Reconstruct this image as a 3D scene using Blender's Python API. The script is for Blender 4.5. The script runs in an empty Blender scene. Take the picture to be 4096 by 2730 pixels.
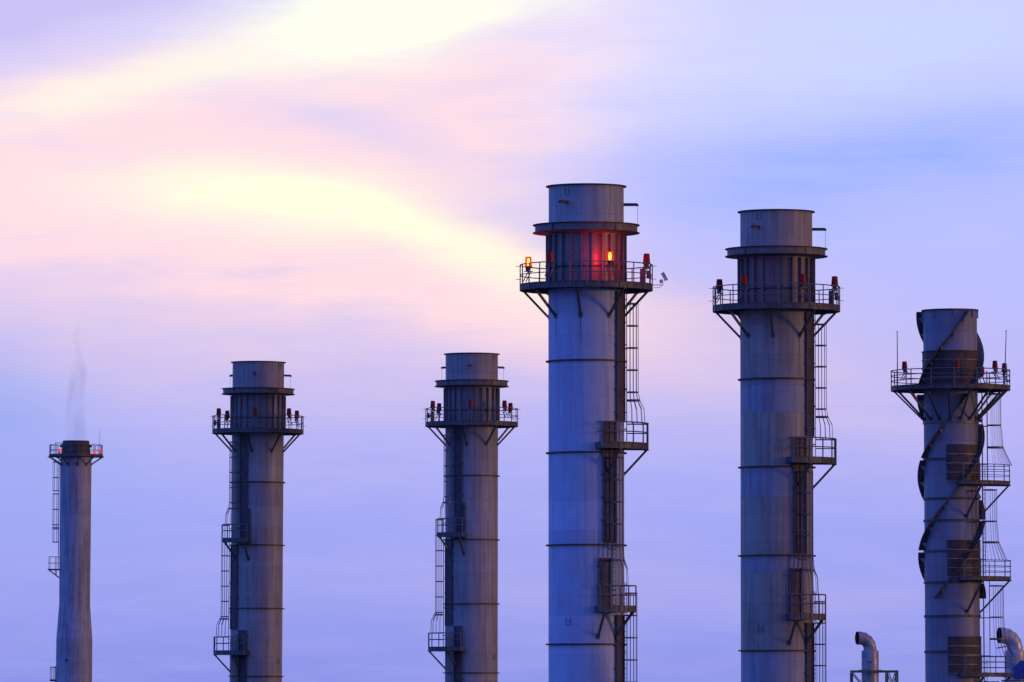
import bpy, math, random
from mathutils import Vector, Matrix
R = math.radians
PI = math.pi
random.seed(7)
sc = bpy.context.scene
COL = sc.collection

# ------------------------------------------------------------------ camera
HFOV = 8.6
EYE = 1.7
FPX = 2048 / math.tan(R(HFOV / 2))          # focal length in photo pixels
PITCH = math.atan((2870 - 1365) / FPX)
cam = bpy.data.cameras.new('camera')
cam.sensor_width = 36
cam.lens = 18 / math.tan(R(HFOV / 2))
cam.clip_start = 1
cam.clip_end = 30000
co = bpy.data.objects.new('camera', cam)
COL.objects.link(co)
co.location = (0, 0, EYE)
co.rotation_euler = (PI / 2 + PITCH, 0, 0)
sc.camera = co


def at(px, py, d):
    """world point on the plane Y = d seen at photo pixel (px, py)"""
    u = (px - 2048) / FPX
    v = (1365 - py) / FPX
    y = math.cos(PITCH) - v * math.sin(PITCH)
    z = math.sin(PITCH) + v * math.cos(PITCH)
    k = d / y
    return Vector((u * k, d, EYE + z * k))


# ------------------------------------------------------------------ sky, sun, exposure
SUN_AZ = 104.0     # clockwise from the view direction (+Y)
SUN_EL = 2.5
NISHITA = 0.09
SUN_POWER = 0.6
sc.view_settings.view_transform = 'Standard'
sc.view_settings.look = 'None'
sc.view_settings.exposure = 0
sc.view_settings.gamma = 1
sc.view_settings.use_curve_mapping = False
sc.cycles.max_bounces = 6
sc.cycles.transparent_max_bounces = 12
sc.cycles.volume_bounces = 0

sun_dir = Vector((math.sin(R(SUN_AZ)) * math.cos(R(SUN_EL)), math.cos(R(SUN_AZ)) * math.cos(R(SUN_EL)), math.sin(R(SUN_EL))))
sl = bpy.data.lights.new('sun', 'SUN')
sl.energy = SUN_POWER
sl.angle = R(3)
sl.color = (1.0, 0.50, 0.30)
so = bpy.data.objects.new('sun', sl)
COL.objects.link(so)
so.rotation_euler = (-sun_dir).to_track_quat('-Z', 'Y').to_euler()
so.location = (200, -100, 120)

world = bpy.data.worlds.new('World')
sc.world = world
world.use_nodes = True
wt = world.node_tree
wt.nodes.clear()


class NT:
    """small helper for writing node graphs"""
    def __init__(s, tree):
        s.t = tree

    def n(s, typ, **kw):
        nd = s.t.nodes.new(typ)
        for k, v in kw.items():
            setattr(nd, k, v)
        return nd

    def put(s, sock, v):
        if isinstance(v, bpy.types.NodeSocket):
            s.t.links.new(v, sock)
        elif v is not None:
            sock.default_value = v

    def m(s, op, a, b=None, c=None, clamp=False):
        nd = s.n('ShaderNodeMath', operation=op, use_clamp=clamp)
        for i, v in enumerate((a, b, c)):
            if v is not None:
                s.put(nd.inputs[i], v)
        return nd.outputs[0]

    def vm(s, op, a, b=None, out=0):
        nd = s.n('ShaderNodeVectorMath', operation=op)
        s.put(nd.inputs[0], a)
        if b is not None:
            s.put(nd.inputs[1], b)
        return nd.outputs[out]

    def mix(s, f, a, b, blend='MIX'):
        nd = s.n('ShaderNodeMix', data_type='RGBA', blend_type=blend)
        nd.clamp_factor = True
        s.put(nd.inputs[0], f)
        s.put(nd.inputs[6], a)
        s.put(nd.inputs[7], b)
        return nd.outputs[2]

    def rng(s, v, a, b, c, d, smooth=False):
        nd = s.n('ShaderNodeMapRange', clamp=True)
        if smooth:
            nd.interpolation_type = 'SMOOTHSTEP'
        s.put(nd.inputs[0], v)
        for i, x in enumerate((a, b, c, d)):
            nd.inputs[i + 1].default_value = x
        return nd.outputs[0]

    def noise(s, vec, scale, detail=3, rough=0.5, dim='3D', w=None, out=0):
        nd = s.n('ShaderNodeTexNoise', noise_dimensions=dim)
        s.put(nd.inputs['Vector'], vec)
        nd.inputs['Scale'].default_value = scale
        nd.inputs['Detail'].default_value = detail
        nd.inputs['Roughness'].default_value = rough
        if w is not None:
            s.put(nd.inputs['W'], w)
        return nd.outputs[out]

    def mapping(s, vec, loc=(0, 0, 0), rot=(0, 0, 0), scale=(1, 1, 1), typ='POINT'):
        nd = s.n('ShaderNodeMapping', vector_type=typ)
        s.put(nd.inputs[0], vec)
        nd.inputs[1].default_value = loc
        nd.inputs[2].default_value = rot
        nd.inputs[3].default_value = scale
        return nd.outputs[0]

    def ramp(s, f, stops, interp='LINEAR'):
        nd = s.n('ShaderNodeValToRGB')
        cr = nd.color_ramp
        cr.interpolation = interp
        while len(cr.elements) < len(stops):
            cr.elements.new(0.5)
        for e, (p, c) in zip(cr.elements, stops):
            e.position = p
            e.color = (*c, 1) if len(c) == 3 else c
        s.put(nd.inputs[0], f)
        return nd.outputs[0]


def srgb(r, g, b):
    f = lambda c: (c / 255 / 12.92) if c <= 10 else ((c / 255 + 0.055) / 1.055) ** 2.4
    return (f(r), f(g), f(b), 1)


W = NT(wt)
gen = W.n('ShaderNodeTexCoord').outputs['Generated']
sep = W.n('ShaderNodeSeparateXYZ')
W.put(sep.inputs[0], gen)
az = W.m('MULTIPLY', W.m('ARCTAN2', sep.outputs[0], sep.outputs[1]), 180 / PI)
el = W.m('MULTIPLY', W.m('ARCSINE', sep.outputs[2]), 180 / PI)
cmb = W.n('ShaderNodeCombineXYZ')
W.put(cmb.inputs[0], az)
W.put(cmb.inputs[1], el)
P0 = cmb.outputs[0]                                    # (azimuth, elevation) in degrees
# wind-stretched turbulence that bends every cloud band
w1 = W.noise(W.mapping(P0, scale=(0.45, 1.0, 1)), 0.55, 3, 0.5, out=1)
w2 = W.noise(W.mapping(P0, loc=(5, 3, 0), rot=(0, 0, R(8)), scale=(0.35, 1.3, 1)), 2.1, 4, 0.55, out=1)
wa = W.vm('MULTIPLY', W.vm('SUBTRACT', w1, (0.5, 0.5, 0.5)), (1.1, 0.34, 0))
wb = W.vm('MULTIPLY', W.vm('SUBTRACT', w2, (0.5, 0.5, 0.5)), (0.55, 0.17, 0))
P = W.vm('ADD', P0, W.vm('ADD', wa, wb))
fine = W.noise(W.mapping(P, rot=(0, 0, R(6)), scale=(0.3, 1.4, 1)), 1.6, 7, 0.62)
wisp = W.noise(W.mapping(P, loc=(2, 7, 0), rot=(0, 0, R(-9)), scale=(0.22, 1.7, 1)), 3.4, 8, 0.66)
fine = W.m('MULTIPLY', W.rng(fine, 0.3, 0.7, 0.66, 1.22), W.rng(wisp, 0.3, 0.7, 0.82, 1.12))
DEG = HFOV / 2353.0


def band(x, y, lx, ly, ang, amp):
    """one soft wind-drawn cloud band; x, y, lx, ly in photo display units, ang clockwise"""
    q = W.mapping(P, loc=((x - 1176.5) * DEG, (1648.7 - y) * DEG, 0), rot=(0, 0, R(-ang)), scale=(lx * DEG, ly * DEG, 1), typ='TEXTURE')
    d = W.vm('DOT_PRODUCT', q, q, out=1)
    return W.m('MULTIPLY', W.m('EXPONENT', W.m('MULTIPLY', d, -1.0)), amp)


def bands(lst):
    s = None
    for b in lst:
        g = band(*b)
        s = g if s is None else W.m('ADD', s, g)
    return W.m('MULTIPLY', s, fine, clamp=True)


base = W.ramp(W.rng(el, 0, 8, 0, 1), [
    (0.00, srgb(132, 142, 230)[:3]), (0.10, srgb(146, 155, 239)[:3]), (0.28, srgb(164, 169, 247)[:3]),
    (0.42, srgb(180, 182, 250)[:3]), (0.60, srgb(180, 186, 255)[:3]), (0.8, srgb(200, 206, 255)[:3]), (1.0, srgb(196, 200, 250)[:3])])
# scattered thin veils all over the dome
dome = W.noise(W.mapping(gen, scale=(1.0, 1.0, 4.0)), 3.2, 5, 0.55)
base = W.mix(W.rng(dome, 0.5, 0.75, 0, 0.35), base, srgb(214, 196, 240))
sky_layers = [
    (srgb(204, 188, 236), [(450, 800, 1000, 200, 3, 1.0), (1950, 900, 560, 190, 8, 0.5), (900, 1130, 500, 60, 3, 0.12),
                           (1750, 1380, 700, 80, 2, 0.22), (900, 1330, 800, 60, 0, 0.14), (1500, 760, 400, 130, 10, 0.75)]),
    (srgb(150, 166, 240), [(-60, 980, 380, 170, 30, 0.8)]),
    (srgb(200, 208, 254), [(1700, 130, 620, 170, -6, 0.95), (2200, 60, 400, 160, 0, 0.5)]),
    (srgb(232, 222, 250), [(1230, 200, 260, 230, -10, 0.75), (1350, 90, 300, 120, -8, 0.4)]),
    (srgb(148, 170, 255), [(2130, 345, 480, 95, -4, 0.95), (1580, 430, 330, 85, 4, 0.55)]),
    (srgb(255, 217, 225), [(360, 300, 800, 250, -6, 1.15), (500, 590, 760, 170, 7, 0.95), (1060, 190, 330, 220, -5, 0.4),
                           (960, 430, 320, 200, 20, 0.6), (1180, 690, 360, 100, 14, 0.85)]),
    (srgb(220, 204, 240), [(800, 285, 240, 55, 20, 0.75), (1160, 490, 140, 70, 25, 0.5), (1000, 205, 230, 34, -14, 0.3)]),
    (srgb(200, 187, 238), [(-60, 25, 440, 115, -22, 1.4), (380, -50, 260, 75, -14, 0.9)]),
    (srgb(255, 238, 226), [(230, 190, 340, 58, -17, 0.8), (560, 110, 330, 55, -14, 0.75), (400, 460, 260, 65, 3, 0.5), (1160, 625, 230, 60, 22, 0.7)]),
    (srgb(255, 255, 234), [(780, 45, 280, 98, -6, 1.3), (1080, 15, 320, 50, -6, 0.6)]),
    (srgb(255, 255, 222), [(620, 465, 300, 74, 6, 1.2), (960, 555, 290, 55, 18, 0.8)]),
]
veil = W.mix(W.rng(wisp, 0.42, 0.72, 0, 0.15), base, srgb(206, 196, 246))
for li, (colr, lst) in enumerate(sky_layers):
    if li == 7:      # wisps lie under the brightest cream cloud
        veil = W.mix(W.m('MULTIPLY', W.rng(wisp, 0.32, 0.58, 0.2, 0), W.rng(el, 2.4, 3.8, 0, 1, True)), veil, srgb(208, 196, 244))
    veil = W.mix(bands(lst), veil, colr)
sd = W.vm('DOT_PRODUCT', gen, tuple(sun_dir), out=1)
nsk = W.n('ShaderNodeTexSky', sky_type='NISHITA')
nsk.sun_disc = False
nsk.sun_elevation = R(SUN_EL)
nsk.sun_rotation = R(SUN_AZ)
nsk.ozone_density = 4.0
nsk.dust_density = 1.5
nis = W.vm('SCALE', nsk.outputs[0])
nis.node.inputs[3].default_value = NISHITA
# unseen dome shaped to light the stacks: dim sides, boosted blue behind and overhead
east = W.rng(W.vm('DOT_PRODUCT', gen, (-0.66, -0.75, 0.0), out=1), -0.1, 0.75, 0, 0.95, True)
side = W.rng(W.m('ABSOLUTE', az), 14, 65, 0, 0.75, True)
veil = W.mix(side, veil, srgb(84, 94, 186))
veil = W.mix(east, veil, (0.125, 0.27, 1.30, 1))
veil = W.mix(W.rng(el, 9, 40, 0.0, 0.92, True), veil, (0.075, 0.20, 1.08, 1))
# warm dusk on the sunset side, darkened to brown the stacks' right faces
veil = W.mix(W.rng(sd, -0.05, 0.8, 0, 0.96, True), veil, srgb(128, 82, 64))
skyc = W.vm('ADD', veil, nis)
bg = W.n('ShaderNodeBackground')
W.put(bg.inputs[0], skyc)
bg.inputs[1].default_value = 1.0
W.put(W.n('ShaderNodeOutputWorld').inputs[0], bg.outputs[0])

# ------------------------------------------------------------------ materials
MATS = {}


def newmat(name):
    m = bpy.data.materials.new(name)
    m.use_nodes = True
    m.node_tree.nodes.clear()
    t = NT(m.node_tree)
    out = t.n('ShaderNodeOutputMaterial')
    return m, t, out


def principled(t, out, **kw):
    p = t.n('ShaderNodeBsdfPrincipled')
    for k, v in kw.items():
        t.put(p.inputs[k.replace('_', ' ')], v)
    t.put(out.inputs[0], p.outputs[0])
    return p


def shell_mat(name, col, dirt, rough=0.42, metal=0.25, seed=0.0, streak_az=None, foot_z=0.0, rust=(0.10, 0.055, 0.03, 1), dirty=0.85):
    """painted steel plate: mottled, with vertical rain streaks; rust runs under the bracket feet"""
    m, t, out = newmat(name)
    oc = t.n('ShaderNodeTexCoord').outputs['Object']
    oi = t.n('ShaderNodeObjectInfo')
    st = t.noise(t.mapping(oc, loc=(seed, seed, 0), scale=(1, 1, 0.045)), 3.2, 6, 0.62)
    st2 = t.noise(t.mapping(oc, loc=(seed, 9, 0), scale=(1, 1, 0.10)), 9.0, 4, 0.6)
    mo = t.noise(t.mapping(oc, loc=(0, seed, 4)), 0.9, 5, 0.6)
    sp = t.noise(oc, 16.0, 3, 0.7)
    f = t.m('ADD', t.m('MULTIPLY', t.rng(st, 0.45, 0.66, 0, 1), 0.6), t.m('MULTIPLY', t.rng(mo, 0.4, 0.75, 0, 1), 0.35))
    f = t.m('ADD', f, t.m('MULTIPLY', t.rng(st2, 0.55, 0.75, 0, 1), 0.35))
    f = t.m('MULTIPLY', f, dirty, clamp=True)
    c = t.mix(f, col, dirt)
    pv = t.rng(oi.outputs['Random'], 0, 1, 0.90, 1.08)
    c = t.mix(1.0, c, pv, 'MULTIPLY')
    c = t.mix(t.rng(sp, 0.66, 0.74, 0, 0.5), c, dirt)
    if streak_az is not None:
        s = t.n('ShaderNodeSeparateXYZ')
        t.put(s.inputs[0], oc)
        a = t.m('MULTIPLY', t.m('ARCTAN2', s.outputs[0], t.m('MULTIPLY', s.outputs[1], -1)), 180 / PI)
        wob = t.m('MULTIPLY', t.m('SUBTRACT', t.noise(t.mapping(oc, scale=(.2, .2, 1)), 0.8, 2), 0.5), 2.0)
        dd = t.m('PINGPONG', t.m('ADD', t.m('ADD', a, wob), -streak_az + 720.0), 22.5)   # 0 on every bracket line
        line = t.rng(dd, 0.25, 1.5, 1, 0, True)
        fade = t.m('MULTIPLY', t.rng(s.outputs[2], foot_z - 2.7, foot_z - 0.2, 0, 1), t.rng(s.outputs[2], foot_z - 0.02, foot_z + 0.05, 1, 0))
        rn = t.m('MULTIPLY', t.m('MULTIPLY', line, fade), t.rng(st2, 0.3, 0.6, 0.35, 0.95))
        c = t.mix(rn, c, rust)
    b = t.n('ShaderNodeBump')
    b.inputs['Strength'].default_value = 0.25
    b.inputs['Distance'].default_value = 0.03
    t.put(b.inputs['Height'], t.noise(t.mapping(oc, loc=(seed, 0, 0), scale=(1, 1, .6)), 1.3, 3, 0.5))
    p = principled(t, out, Base_Color=c, Metallic=metal, Roughness=t.rng(st, .3, .7, rough - .07, rough + .15))
    t.put(p.inputs['Normal'], b.outputs[0])
    return m


def worn_mat(name, col, col2, scale=4.0, rough=0.55, metal=0.3, thresh=(0.45, 0.65)):
    m, t, out = newmat(name)
    oc = t.n('ShaderNodeTexCoord').outputs['Object']
    n1 = t.noise(t.mapping(oc, scale=(1, 1, .7)), scale, 6, 0.65)
    n2 = t.noise(oc, scale * 6, 3, 0.6)
    f = t.m('ADD', t.rng(n1, thresh[0], thresh[1], 0, .8), t.rng(n2, .5, .75, 0, .3), clamp=True)
    c = t.mix(f, col, col2)
    principled(t, out, Base_Color=c, Metallic=metal, Roughness=t.rng(n1, .3, .7, rough - .1, rough + .15))
    return m


SHELL = dict(rough=0.58, metal=0.1)
M_rust = worn_mat('rusty_flange', (0.085, 0.060, 0.040, 1), (0.045, 0.03, 0.022, 1), 3.0)
M_rim = worn_mat('dark_rim', (0.060, 0.05, 0.045, 1), (0.03, 0.026, 0.024, 1), 5.0)
M_galv = worn_mat('weathered_galvanised', (0.17, 0.175, 0.18, 1), (0.09, 0.075, 0.06, 1), 6.0, 0.5, 0.5)
M_steel = worn_mat('dark_structural_steel', (0.10, 0.10, 0.105, 1), (0.06, 0.045, 0.035, 1), 4.0)
M_under = worn_mat('deck_grating', (0.07, 0.065, 0.06, 1), (0.04, 0.035, 0.03, 1), 4.0)
M_panel = worn_mat('maroon_brown_cladding', (0.065, 0.05, 0.052, 1), (0.038, 0.028, 0.028, 1), 1.5, 0.6, 0.1)
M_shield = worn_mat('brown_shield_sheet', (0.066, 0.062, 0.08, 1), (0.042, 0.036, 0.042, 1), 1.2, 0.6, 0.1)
M_ridge = worn_mat('bare_angle_trim', (0.34, 0.33, 0.34, 1), (0.16, 0.13, 0.12, 1), 3.0)
M_white = worn_mat('white_enamel', (0.72, 0.72, 0.72, 1), (0.5, 0.48, 0.45, 1), 8.0, 0.4, 0.0)
M_green = worn_mat('green_painted_steel', (0.11, 0.14, 0.06, 1), (0.08, 0.08, 0.05, 1), 4.0)
M_navy = worn_mat('navy_paint', (0.014, 0.05, 0.28, 1), (0.01, 0.025, 0.12, 1), 3.0, 0.5, 0.0)
M_duct = worn_mat('aluminium_duct', (0.34, 0.35, 0.38, 1), (0.20, 0.19, 0.20, 1), 3.0, 0.42, 0.35)
M_duct2 = worn_mat('pale_aluminium_duct', (0.50, 0.51, 0.54, 1), (0.32, 0.31, 0.32, 1), 3.0, 0.42, 0.3)
M_black = worn_mat('sooty_steel', (0.02, 0.018, 0.017, 1), (0.035, 0.025, 0.02, 1), 3.0, 0.8, 0.0)
M_hood = worn_mat('sooty_brown_hood', (0.075, 0.05, 0.045, 1), (0.03, 0.022, 0.022, 1), 2.0, 0.6, 0.1)


def lens_mats():
    m, t, out = newmat('unlit_red_lens')
    oc = t.n('ShaderNodeTexCoord').outputs['Object']
    n = t.noise(oc, 9, 3)
    p = principled(t, out, Base_Color=t.mix(t.rng(n, .4, .7, 0, .5), (0.30, 0.003, 0.004, 1), (0.17, 0.002, 0.003, 1)), Roughness=0.5)
    p.inputs['Specular IOR Level'].default_value = 0.25
    m2, t, out = newmat('lit_red_lens')
    tr = t.n('ShaderNodeBsdfTransparent')
    tr.inputs[0].default_value = (1.0, 0.22, 0.05, 1)
    em = t.n('ShaderNodeEmission')
    em.inputs[0].default_value = (1.0, 0.035, 0.008, 1)
    em.inputs[1].default_value = 1.5
    mx = t.n('ShaderNodeMixShader')
    mx.inputs[0].default_value = 0.55
    t.put(mx.inputs[1], tr.outputs[0])
    t.put(mx.inputs[2], em.outputs[0])
    t.put(out.inputs[0], mx.outputs[0])
    m3, t, out = newmat('glowing_bulb')
    em = t.n('ShaderNodeEmission')
    em.inputs[0].default_value = (1.0, 0.72, 0.30, 1)
    em.inputs[1].default_value = 30.0
    t.put(out.inputs[0], em.outputs[0])
    return m, m2, m3


M_lens, M_lit, M_bulb = lens_mats()
M_bulb2 = M_bulb.copy()
M_bulb2.name = 'small_red_bulb'
for nd in M_bulb2.node_tree.nodes:
    if nd.type == 'EMISSION':
        nd.inputs[0].default_value = (1.0, 0.16, 0.10, 1)
        nd.inputs[1].default_value = 7.0
M_lit2 = M_lit.copy()
M_lit2.name = 'small_lit_red_lens'
for nd in M_lit2.node_tree.nodes:
    if nd.type == 'EMISSION':
        nd.inputs[1].default_value = 2.2


# ------------------------------------------------------------------ mesh helpers
class MB:
    def __init__(s):
        s.v = []
        s.f = []

    def add(s, vs, fs):
        o = len(s.v)
        s.v += [tuple(v) for v in vs]
        s.f += [tuple(i + o for i in f) for f in fs]
        return s

    def box(s, c, sz, M=None):
        x, y, z = (k / 2 for k in sz)
        vs = [Vector((i * x, j * y, k * z)) for i in (-1, 1) for j in (-1, 1) for k in (-1, 1)]
        if M is not None:
            vs = [M @ v for v in vs]
        vs = [v + Vector(c) for v in vs]
        return s.add(vs, [(0, 1, 3, 2), (4, 6, 7, 5), (0, 4, 5, 1), (2, 3, 7, 6), (0, 2, 6, 4), (1, 5, 7, 3)])

    def lathe(s, prof, seg=96, a0=0.0, a1=360.0, close=False, c=(0, 0)):
        """profile of (r, z) turned about z; angles from the front (-Y) towards +X"""
        full = abs(a1 - a0) >= 359.9
        n = seg if full else seg + 1
        vs = []
        for i in range(n):
            a = R(a0 + (a1 - a0) * i / seg)
            for r, z in prof:
                vs.append((c[0] + r * math.sin(a), c[1] - r * math.cos(a), z))
        k = len(prof)
        fs = []
        for i in range(seg):
            j = (i + 1) % n
            for q in range(k if close else k - 1):
                q2 = (q + 1) % k
                fs.append((i * k + q, j * k + q, j * k + q2, i * k + q2))
        if close and not full:
            fs.append(tuple(range(k))[::-1])
            fs.append(tuple((n - 1) * k + q for q in range(k)))
        return s.add(vs, fs)

    def tube(s, pts, r, seg=8, caps=True, r2=None):
        pts = [Vector(p) for p in pts]
        n = len(pts)
        vs = []
        prev = None
        for i, p in enumerate(pts):
            d = (pts[min(i + 1, n - 1)] - pts[max(i - 1, 0)]).normalized()
            if prev is None:
                up = Vector((0, 0, 1)) if abs(d.z) < 0.9 else Vector((0, 1, 0))
            else:
                up = prev
            a = d.cross(up).normalized()
            b = a.cross(d).normalized()
            prev = b
            rr = r if r2 is None else r + (r2 - r) * i / (n - 1)
            for k in range(seg):
                t = 2 * PI * k / seg
                vs.append(p + a * math.cos(t) * rr + b * math.sin(t) * rr)
        fs = []
        for i in range(n - 1):
            for k in range(seg):
                k2 = (k + 1) % seg
                fs.append((i * seg + k, (i + 1) * seg + k, (i + 1) * seg + k2, i * seg + k2))
        if caps:
            fs.append(tuple(range(seg)))
            fs.append(tuple((n - 1) * seg + k for k in range(seg))[::-1])
        return s.add(vs, fs)

    def bar(s, p, q, w, h):
        """rectangular bar from p to q"""
        p, q = Vector(p), Vector(q)
        d = (q - p)
        L = d.length
        d.normalize()
        up = Vector((0, 0, 1)) if abs(d.z) < 0.95 else Vector((0, 1, 0))
        a = d.cross(up).normalized()
        b = a.cross(d).normalized()
        vs = []
        for e in (p, q):
            for i, j in ((-1, -1), (1, -1), (1, 1), (-1, 1)):
                vs.append(e + a * i * w / 2 + b * j * h / 2)
        return s.add(vs, [(0, 1, 2, 3), (7, 6, 5, 4), (0, 4, 5, 1), (1, 5, 6, 2), (2, 6, 7, 3), (3, 7, 4, 0)])

    def mesh(s, name, mat, smooth=True, ang=35):
        me = bpy.data.meshes.new(name)
        me.from_pydata(s.v, [], s.f)
        me.validate()
        me.materials.append(mat)
        if smooth:
            for p in me.polygons:
                p.use_smooth = True
            me.set_sharp_from_angle(angle=R(ang))
        return me

    def build(s, name, mat, parent=None, smooth=True, ang=35):
        return inst(name, s.mesh(name, mat, smooth, ang), parent)


def inst(name, me, parent=None, M=None):
    o = bpy.data.objects.new(name, me)
    COL.objects.link(o)
    if parent is not None:
        o.parent = parent
    if M is not None:
        o.matrix_basis = M
    return o


def empty(name, loc, label, cat, group=None):
    o = bpy.data.objects.new(name, None)
    COL.objects.link(o)
    o.location = loc
    o['label'] = label
    o['category'] = cat
    if group:
        o['group'] = group
    return o


def pol(a, r, z):
    return Vector((r * math.sin(R(a)), -r * math.cos(R(a)), z))


def rotz(a, r, z):
    """frame at azimuth a: local x tangential (to the right seen from outside), local y inward"""
    return Matrix.Translation(pol(a, r, z)) @ Matrix.Rotation(R(a), 4, 'Z')


MESH = {}


def shared(key, fn):
    if key not in MESH:
        MESH[key] = fn()
    return MESH[key]


# ------------------------------------------------------------------ pieces of a stack
def shell_rings(root, name, cuts, rad, mat, seg=96, bev=0.012, alt=None, alts=()):
    """plate courses between successive heights, each a ring of its own with a V joint"""
    for n_, (z1, z0) in enumerate(zip(cuts[:-1], cuts[1:])):
        r1, r0 = rad(z1), rad(z0)
        pr = [(r0 - bev, z0), (r0, z0 + bev * 1.2), (r1, z1 - bev * 1.2), (r1 - bev, z1)]
        MB().lathe(pr, seg).build(name, alt if n_ in alts else mat, root)


def flange(root, name, z, r_in, r_out, th, mat, seg=96):
    b = min(0.02, th * .3)
    MB().lathe([(r_in, z - th / 2), (r_out - b, z - th / 2), (r_out, z - th / 2 + b), (r_out, z + th / 2 - b), (r_out - b, z + th / 2), (r_in, z + th / 2)], seg).build(name, mat, root)


def railing(root, a0, a1, r, z_deck, z_rails, n_posts, mat, post_r=0.03, rail_r=0.028, ends=None, seg=72, post_bottom=None):
    full = abs(a1 - a0) >= 359.9
    zt = max(z_rails)
    zb = z_deck if post_bottom is None else post_bottom
    pm = shared(('post', round(zt - zb, 3), post_r, mat.name), lambda: MB().tube([(0, 0, 0), (0, 0, zt - zb)], post_r, 6).mesh('post', mat))
    n = n_posts if full else n_posts + 1
    for i in range(n):
        inst('post', pm, root, Matrix.Translation(pol(a0 + (a1 - a0) * i / n_posts, r, zb)))
    for k, z in enumerate(z_rails):
        rr = rail_r if k == 0 else rail_r * .85
        pts = [pol(a0 + (a1 - a0) * i / seg, r, z) for i in range(seg + 1)]
        if ends is not None:
            pts = [pol(a0, ends, z)] + pts + [pol(a1, ends, z)]
        MB().tube(pts, rr, 6).build('rail', mat, root)


def ladder(root, a, r, z_bot, z_top, cage_bot, cage_top, mat, hoop=1.43, cr=0.37, nb=8, flare=None, flare_to=None, rung=0.3, w=0.42, tie_to=None, bar_w=0.03, cone=False):
    """caged ladder: stringers, rungs, hoops and cage bars"""
    F = Matrix.Rotation(R(a), 4, 'Z')
    L = lambda x, d, z: F @ Vector((x, -(r + d), z))       # x tangential, d outward
    mb = MB()
    for s in (-1, 1):
        mb.bar(L(s * w / 2, 0, z_bot), L(s * w / 2, 0, z_top), 0.035, 0.07)
    lad = mb.build('ladder', mat, root, False)
    rm = shared(('rung', w, mat.name), lambda: MB().tube([(-w / 2, 0, 0), (w / 2, 0, 0)], 0.016, 6).mesh('rung', mat))
    z = z_bot + 0.25
    while z < z_top - 0.1:
        inst('rung', rm, lad, Matrix.Translation(L(0, 0, z)) @ F)
        z += rung
    if tie_to is not None:
        z = z_bot + 1.2
        while z < z_top - .3:
            for s in (-1, 1):
                MB().bar(L(s * w / 2, 0, z), L(s * w / 2, tie_to - r, z), 0.05, 0.06).build('standoff', mat, lad, False)
            z += 2.6
    if cage_top is None:
        return lad
    hp = [(math.sin(t) * cr, cr + 0.02 - math.cos(t) * cr) for t in [R(40 + 280 * i / 16) for i in range(17)]]
    hp = [(w / 2, 0)] + hp + [(-w / 2, 0)]

    def hoop_at(z, k=1.0, h=0.09):
        m2 = MB()
        pts = [L(x * k, d * k, z) for x, d in hp]
        for p, q in zip(pts[:-1], pts[1:]):
            m2.bar(p, q, 0.018, h)
        m2.build('hoop', mat, lad, False)
    zs = []
    z = cage_top
    while z > cage_bot - 0.01:
        zs.append(z)
        z -= hoop
    if zs[-1] > cage_bot + 0.2:
        zs.append(cage_bot)
    for i, z in enumerate(zs):
        last = flare is not None and i == len(zs) - 1
        hoop_at(z, 1.14 if last else 1.0, 0.13 if last else 0.09)
    for i in range(nb):
        t = R(62 + 236 * i / (nb - 1))
        x, d = math.sin(t) * cr, cr + 0.02 - math.cos(t) * cr
        pts = [(x, d, zs[0] + 0.03)]
        if flare is not None:
            pts += [(x, d, zs[-2]), (x * 1.14, d * 1.14, zs[-1])]
            if flare_to is not None:
                if cone:
                    pts += [(x * flare, d * flare, flare_to)]
            if flare_to is not None and not cone:
                jit = random.uniform(-.06, .06)
                pts += [(x * flare + jit, d * flare, zs[-1] - 0.55 + jit * .5), (x * flare * 1.05 + jit, d * flare * 1.05, flare_to)]
        else:
            pts += [(x, d, zs[-1] - 0.03)]
        m2 = MB()
        for p, q in zip(pts[:-1], pts[1:]):
            m2.bar(L(*p), L(*q), bar_w, bar_w * 1.4)
        m2.build('cage_bar', mat, lad, False)
    return lad


def sector_deck(root, a0, a1, r0, r1, z_bot, fascia, mat, seg=24):
    z1 = z_bot + fascia
    dz = z1 - 0.08
    d = MB().lathe([(r0, dz - .05), (r1 - .02, dz - .05), (r1 - .02, dz), (r0, dz)], seg, a0, a1, True).build('platform', M_under, root)
    MB().lathe([(r1 - .02, z_bot), (r1 + .06, z_bot), (r1 + .06, z_bot + .03), (r1, z_bot + .03), (r1, z1 - .03), (r1 + .05, z1 - .03), (r1 + .05, z1), (r1 - .02, z1)], seg, a0, a1, True).build('fascia', mat, d)
    full = abs(a1 - a0) >= 359.9
    if not full:
        for a in (a0, a1):
            MB().bar(pol(a, r0, z_bot + fascia / 2), pol(a, r1, z_bot + fascia / 2), 0.06, fascia - .01).build('end_beam', mat, d, False)
    nj = max(3, int(abs(a1 - a0) / 15))
    for i in range(nj):
        a = a0 + (a1 - a0) * (i + .5) / nj
        MB().bar(pol(a, r0, z_bot + .12), pol(a, r1 - .03, z_bot + .12), 0.08, 0.2).build('joist', M_steel, d, False)
    return d


def brace(root, a, r_top, z_top, r_foot, z_foot, mat, w=0.14, name='brace'):
    p, q = pol(a, r_top, z_top), pol(a, r_foot, z_foot)
    m = MB().bar(p, q, w, w)
    T = Matrix.Rotation(R(a), 4, 'Z').to_3x3()
    m.box(pol(a, r_foot - .02, z_foot), (.26, .06, .34), T)          # foot plate
    m.box(pol(a, r_top, z_top + .03), (.22, .3, .10), T)
    m.build(name, mat, root, False)


BEACON_LBL = []


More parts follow.
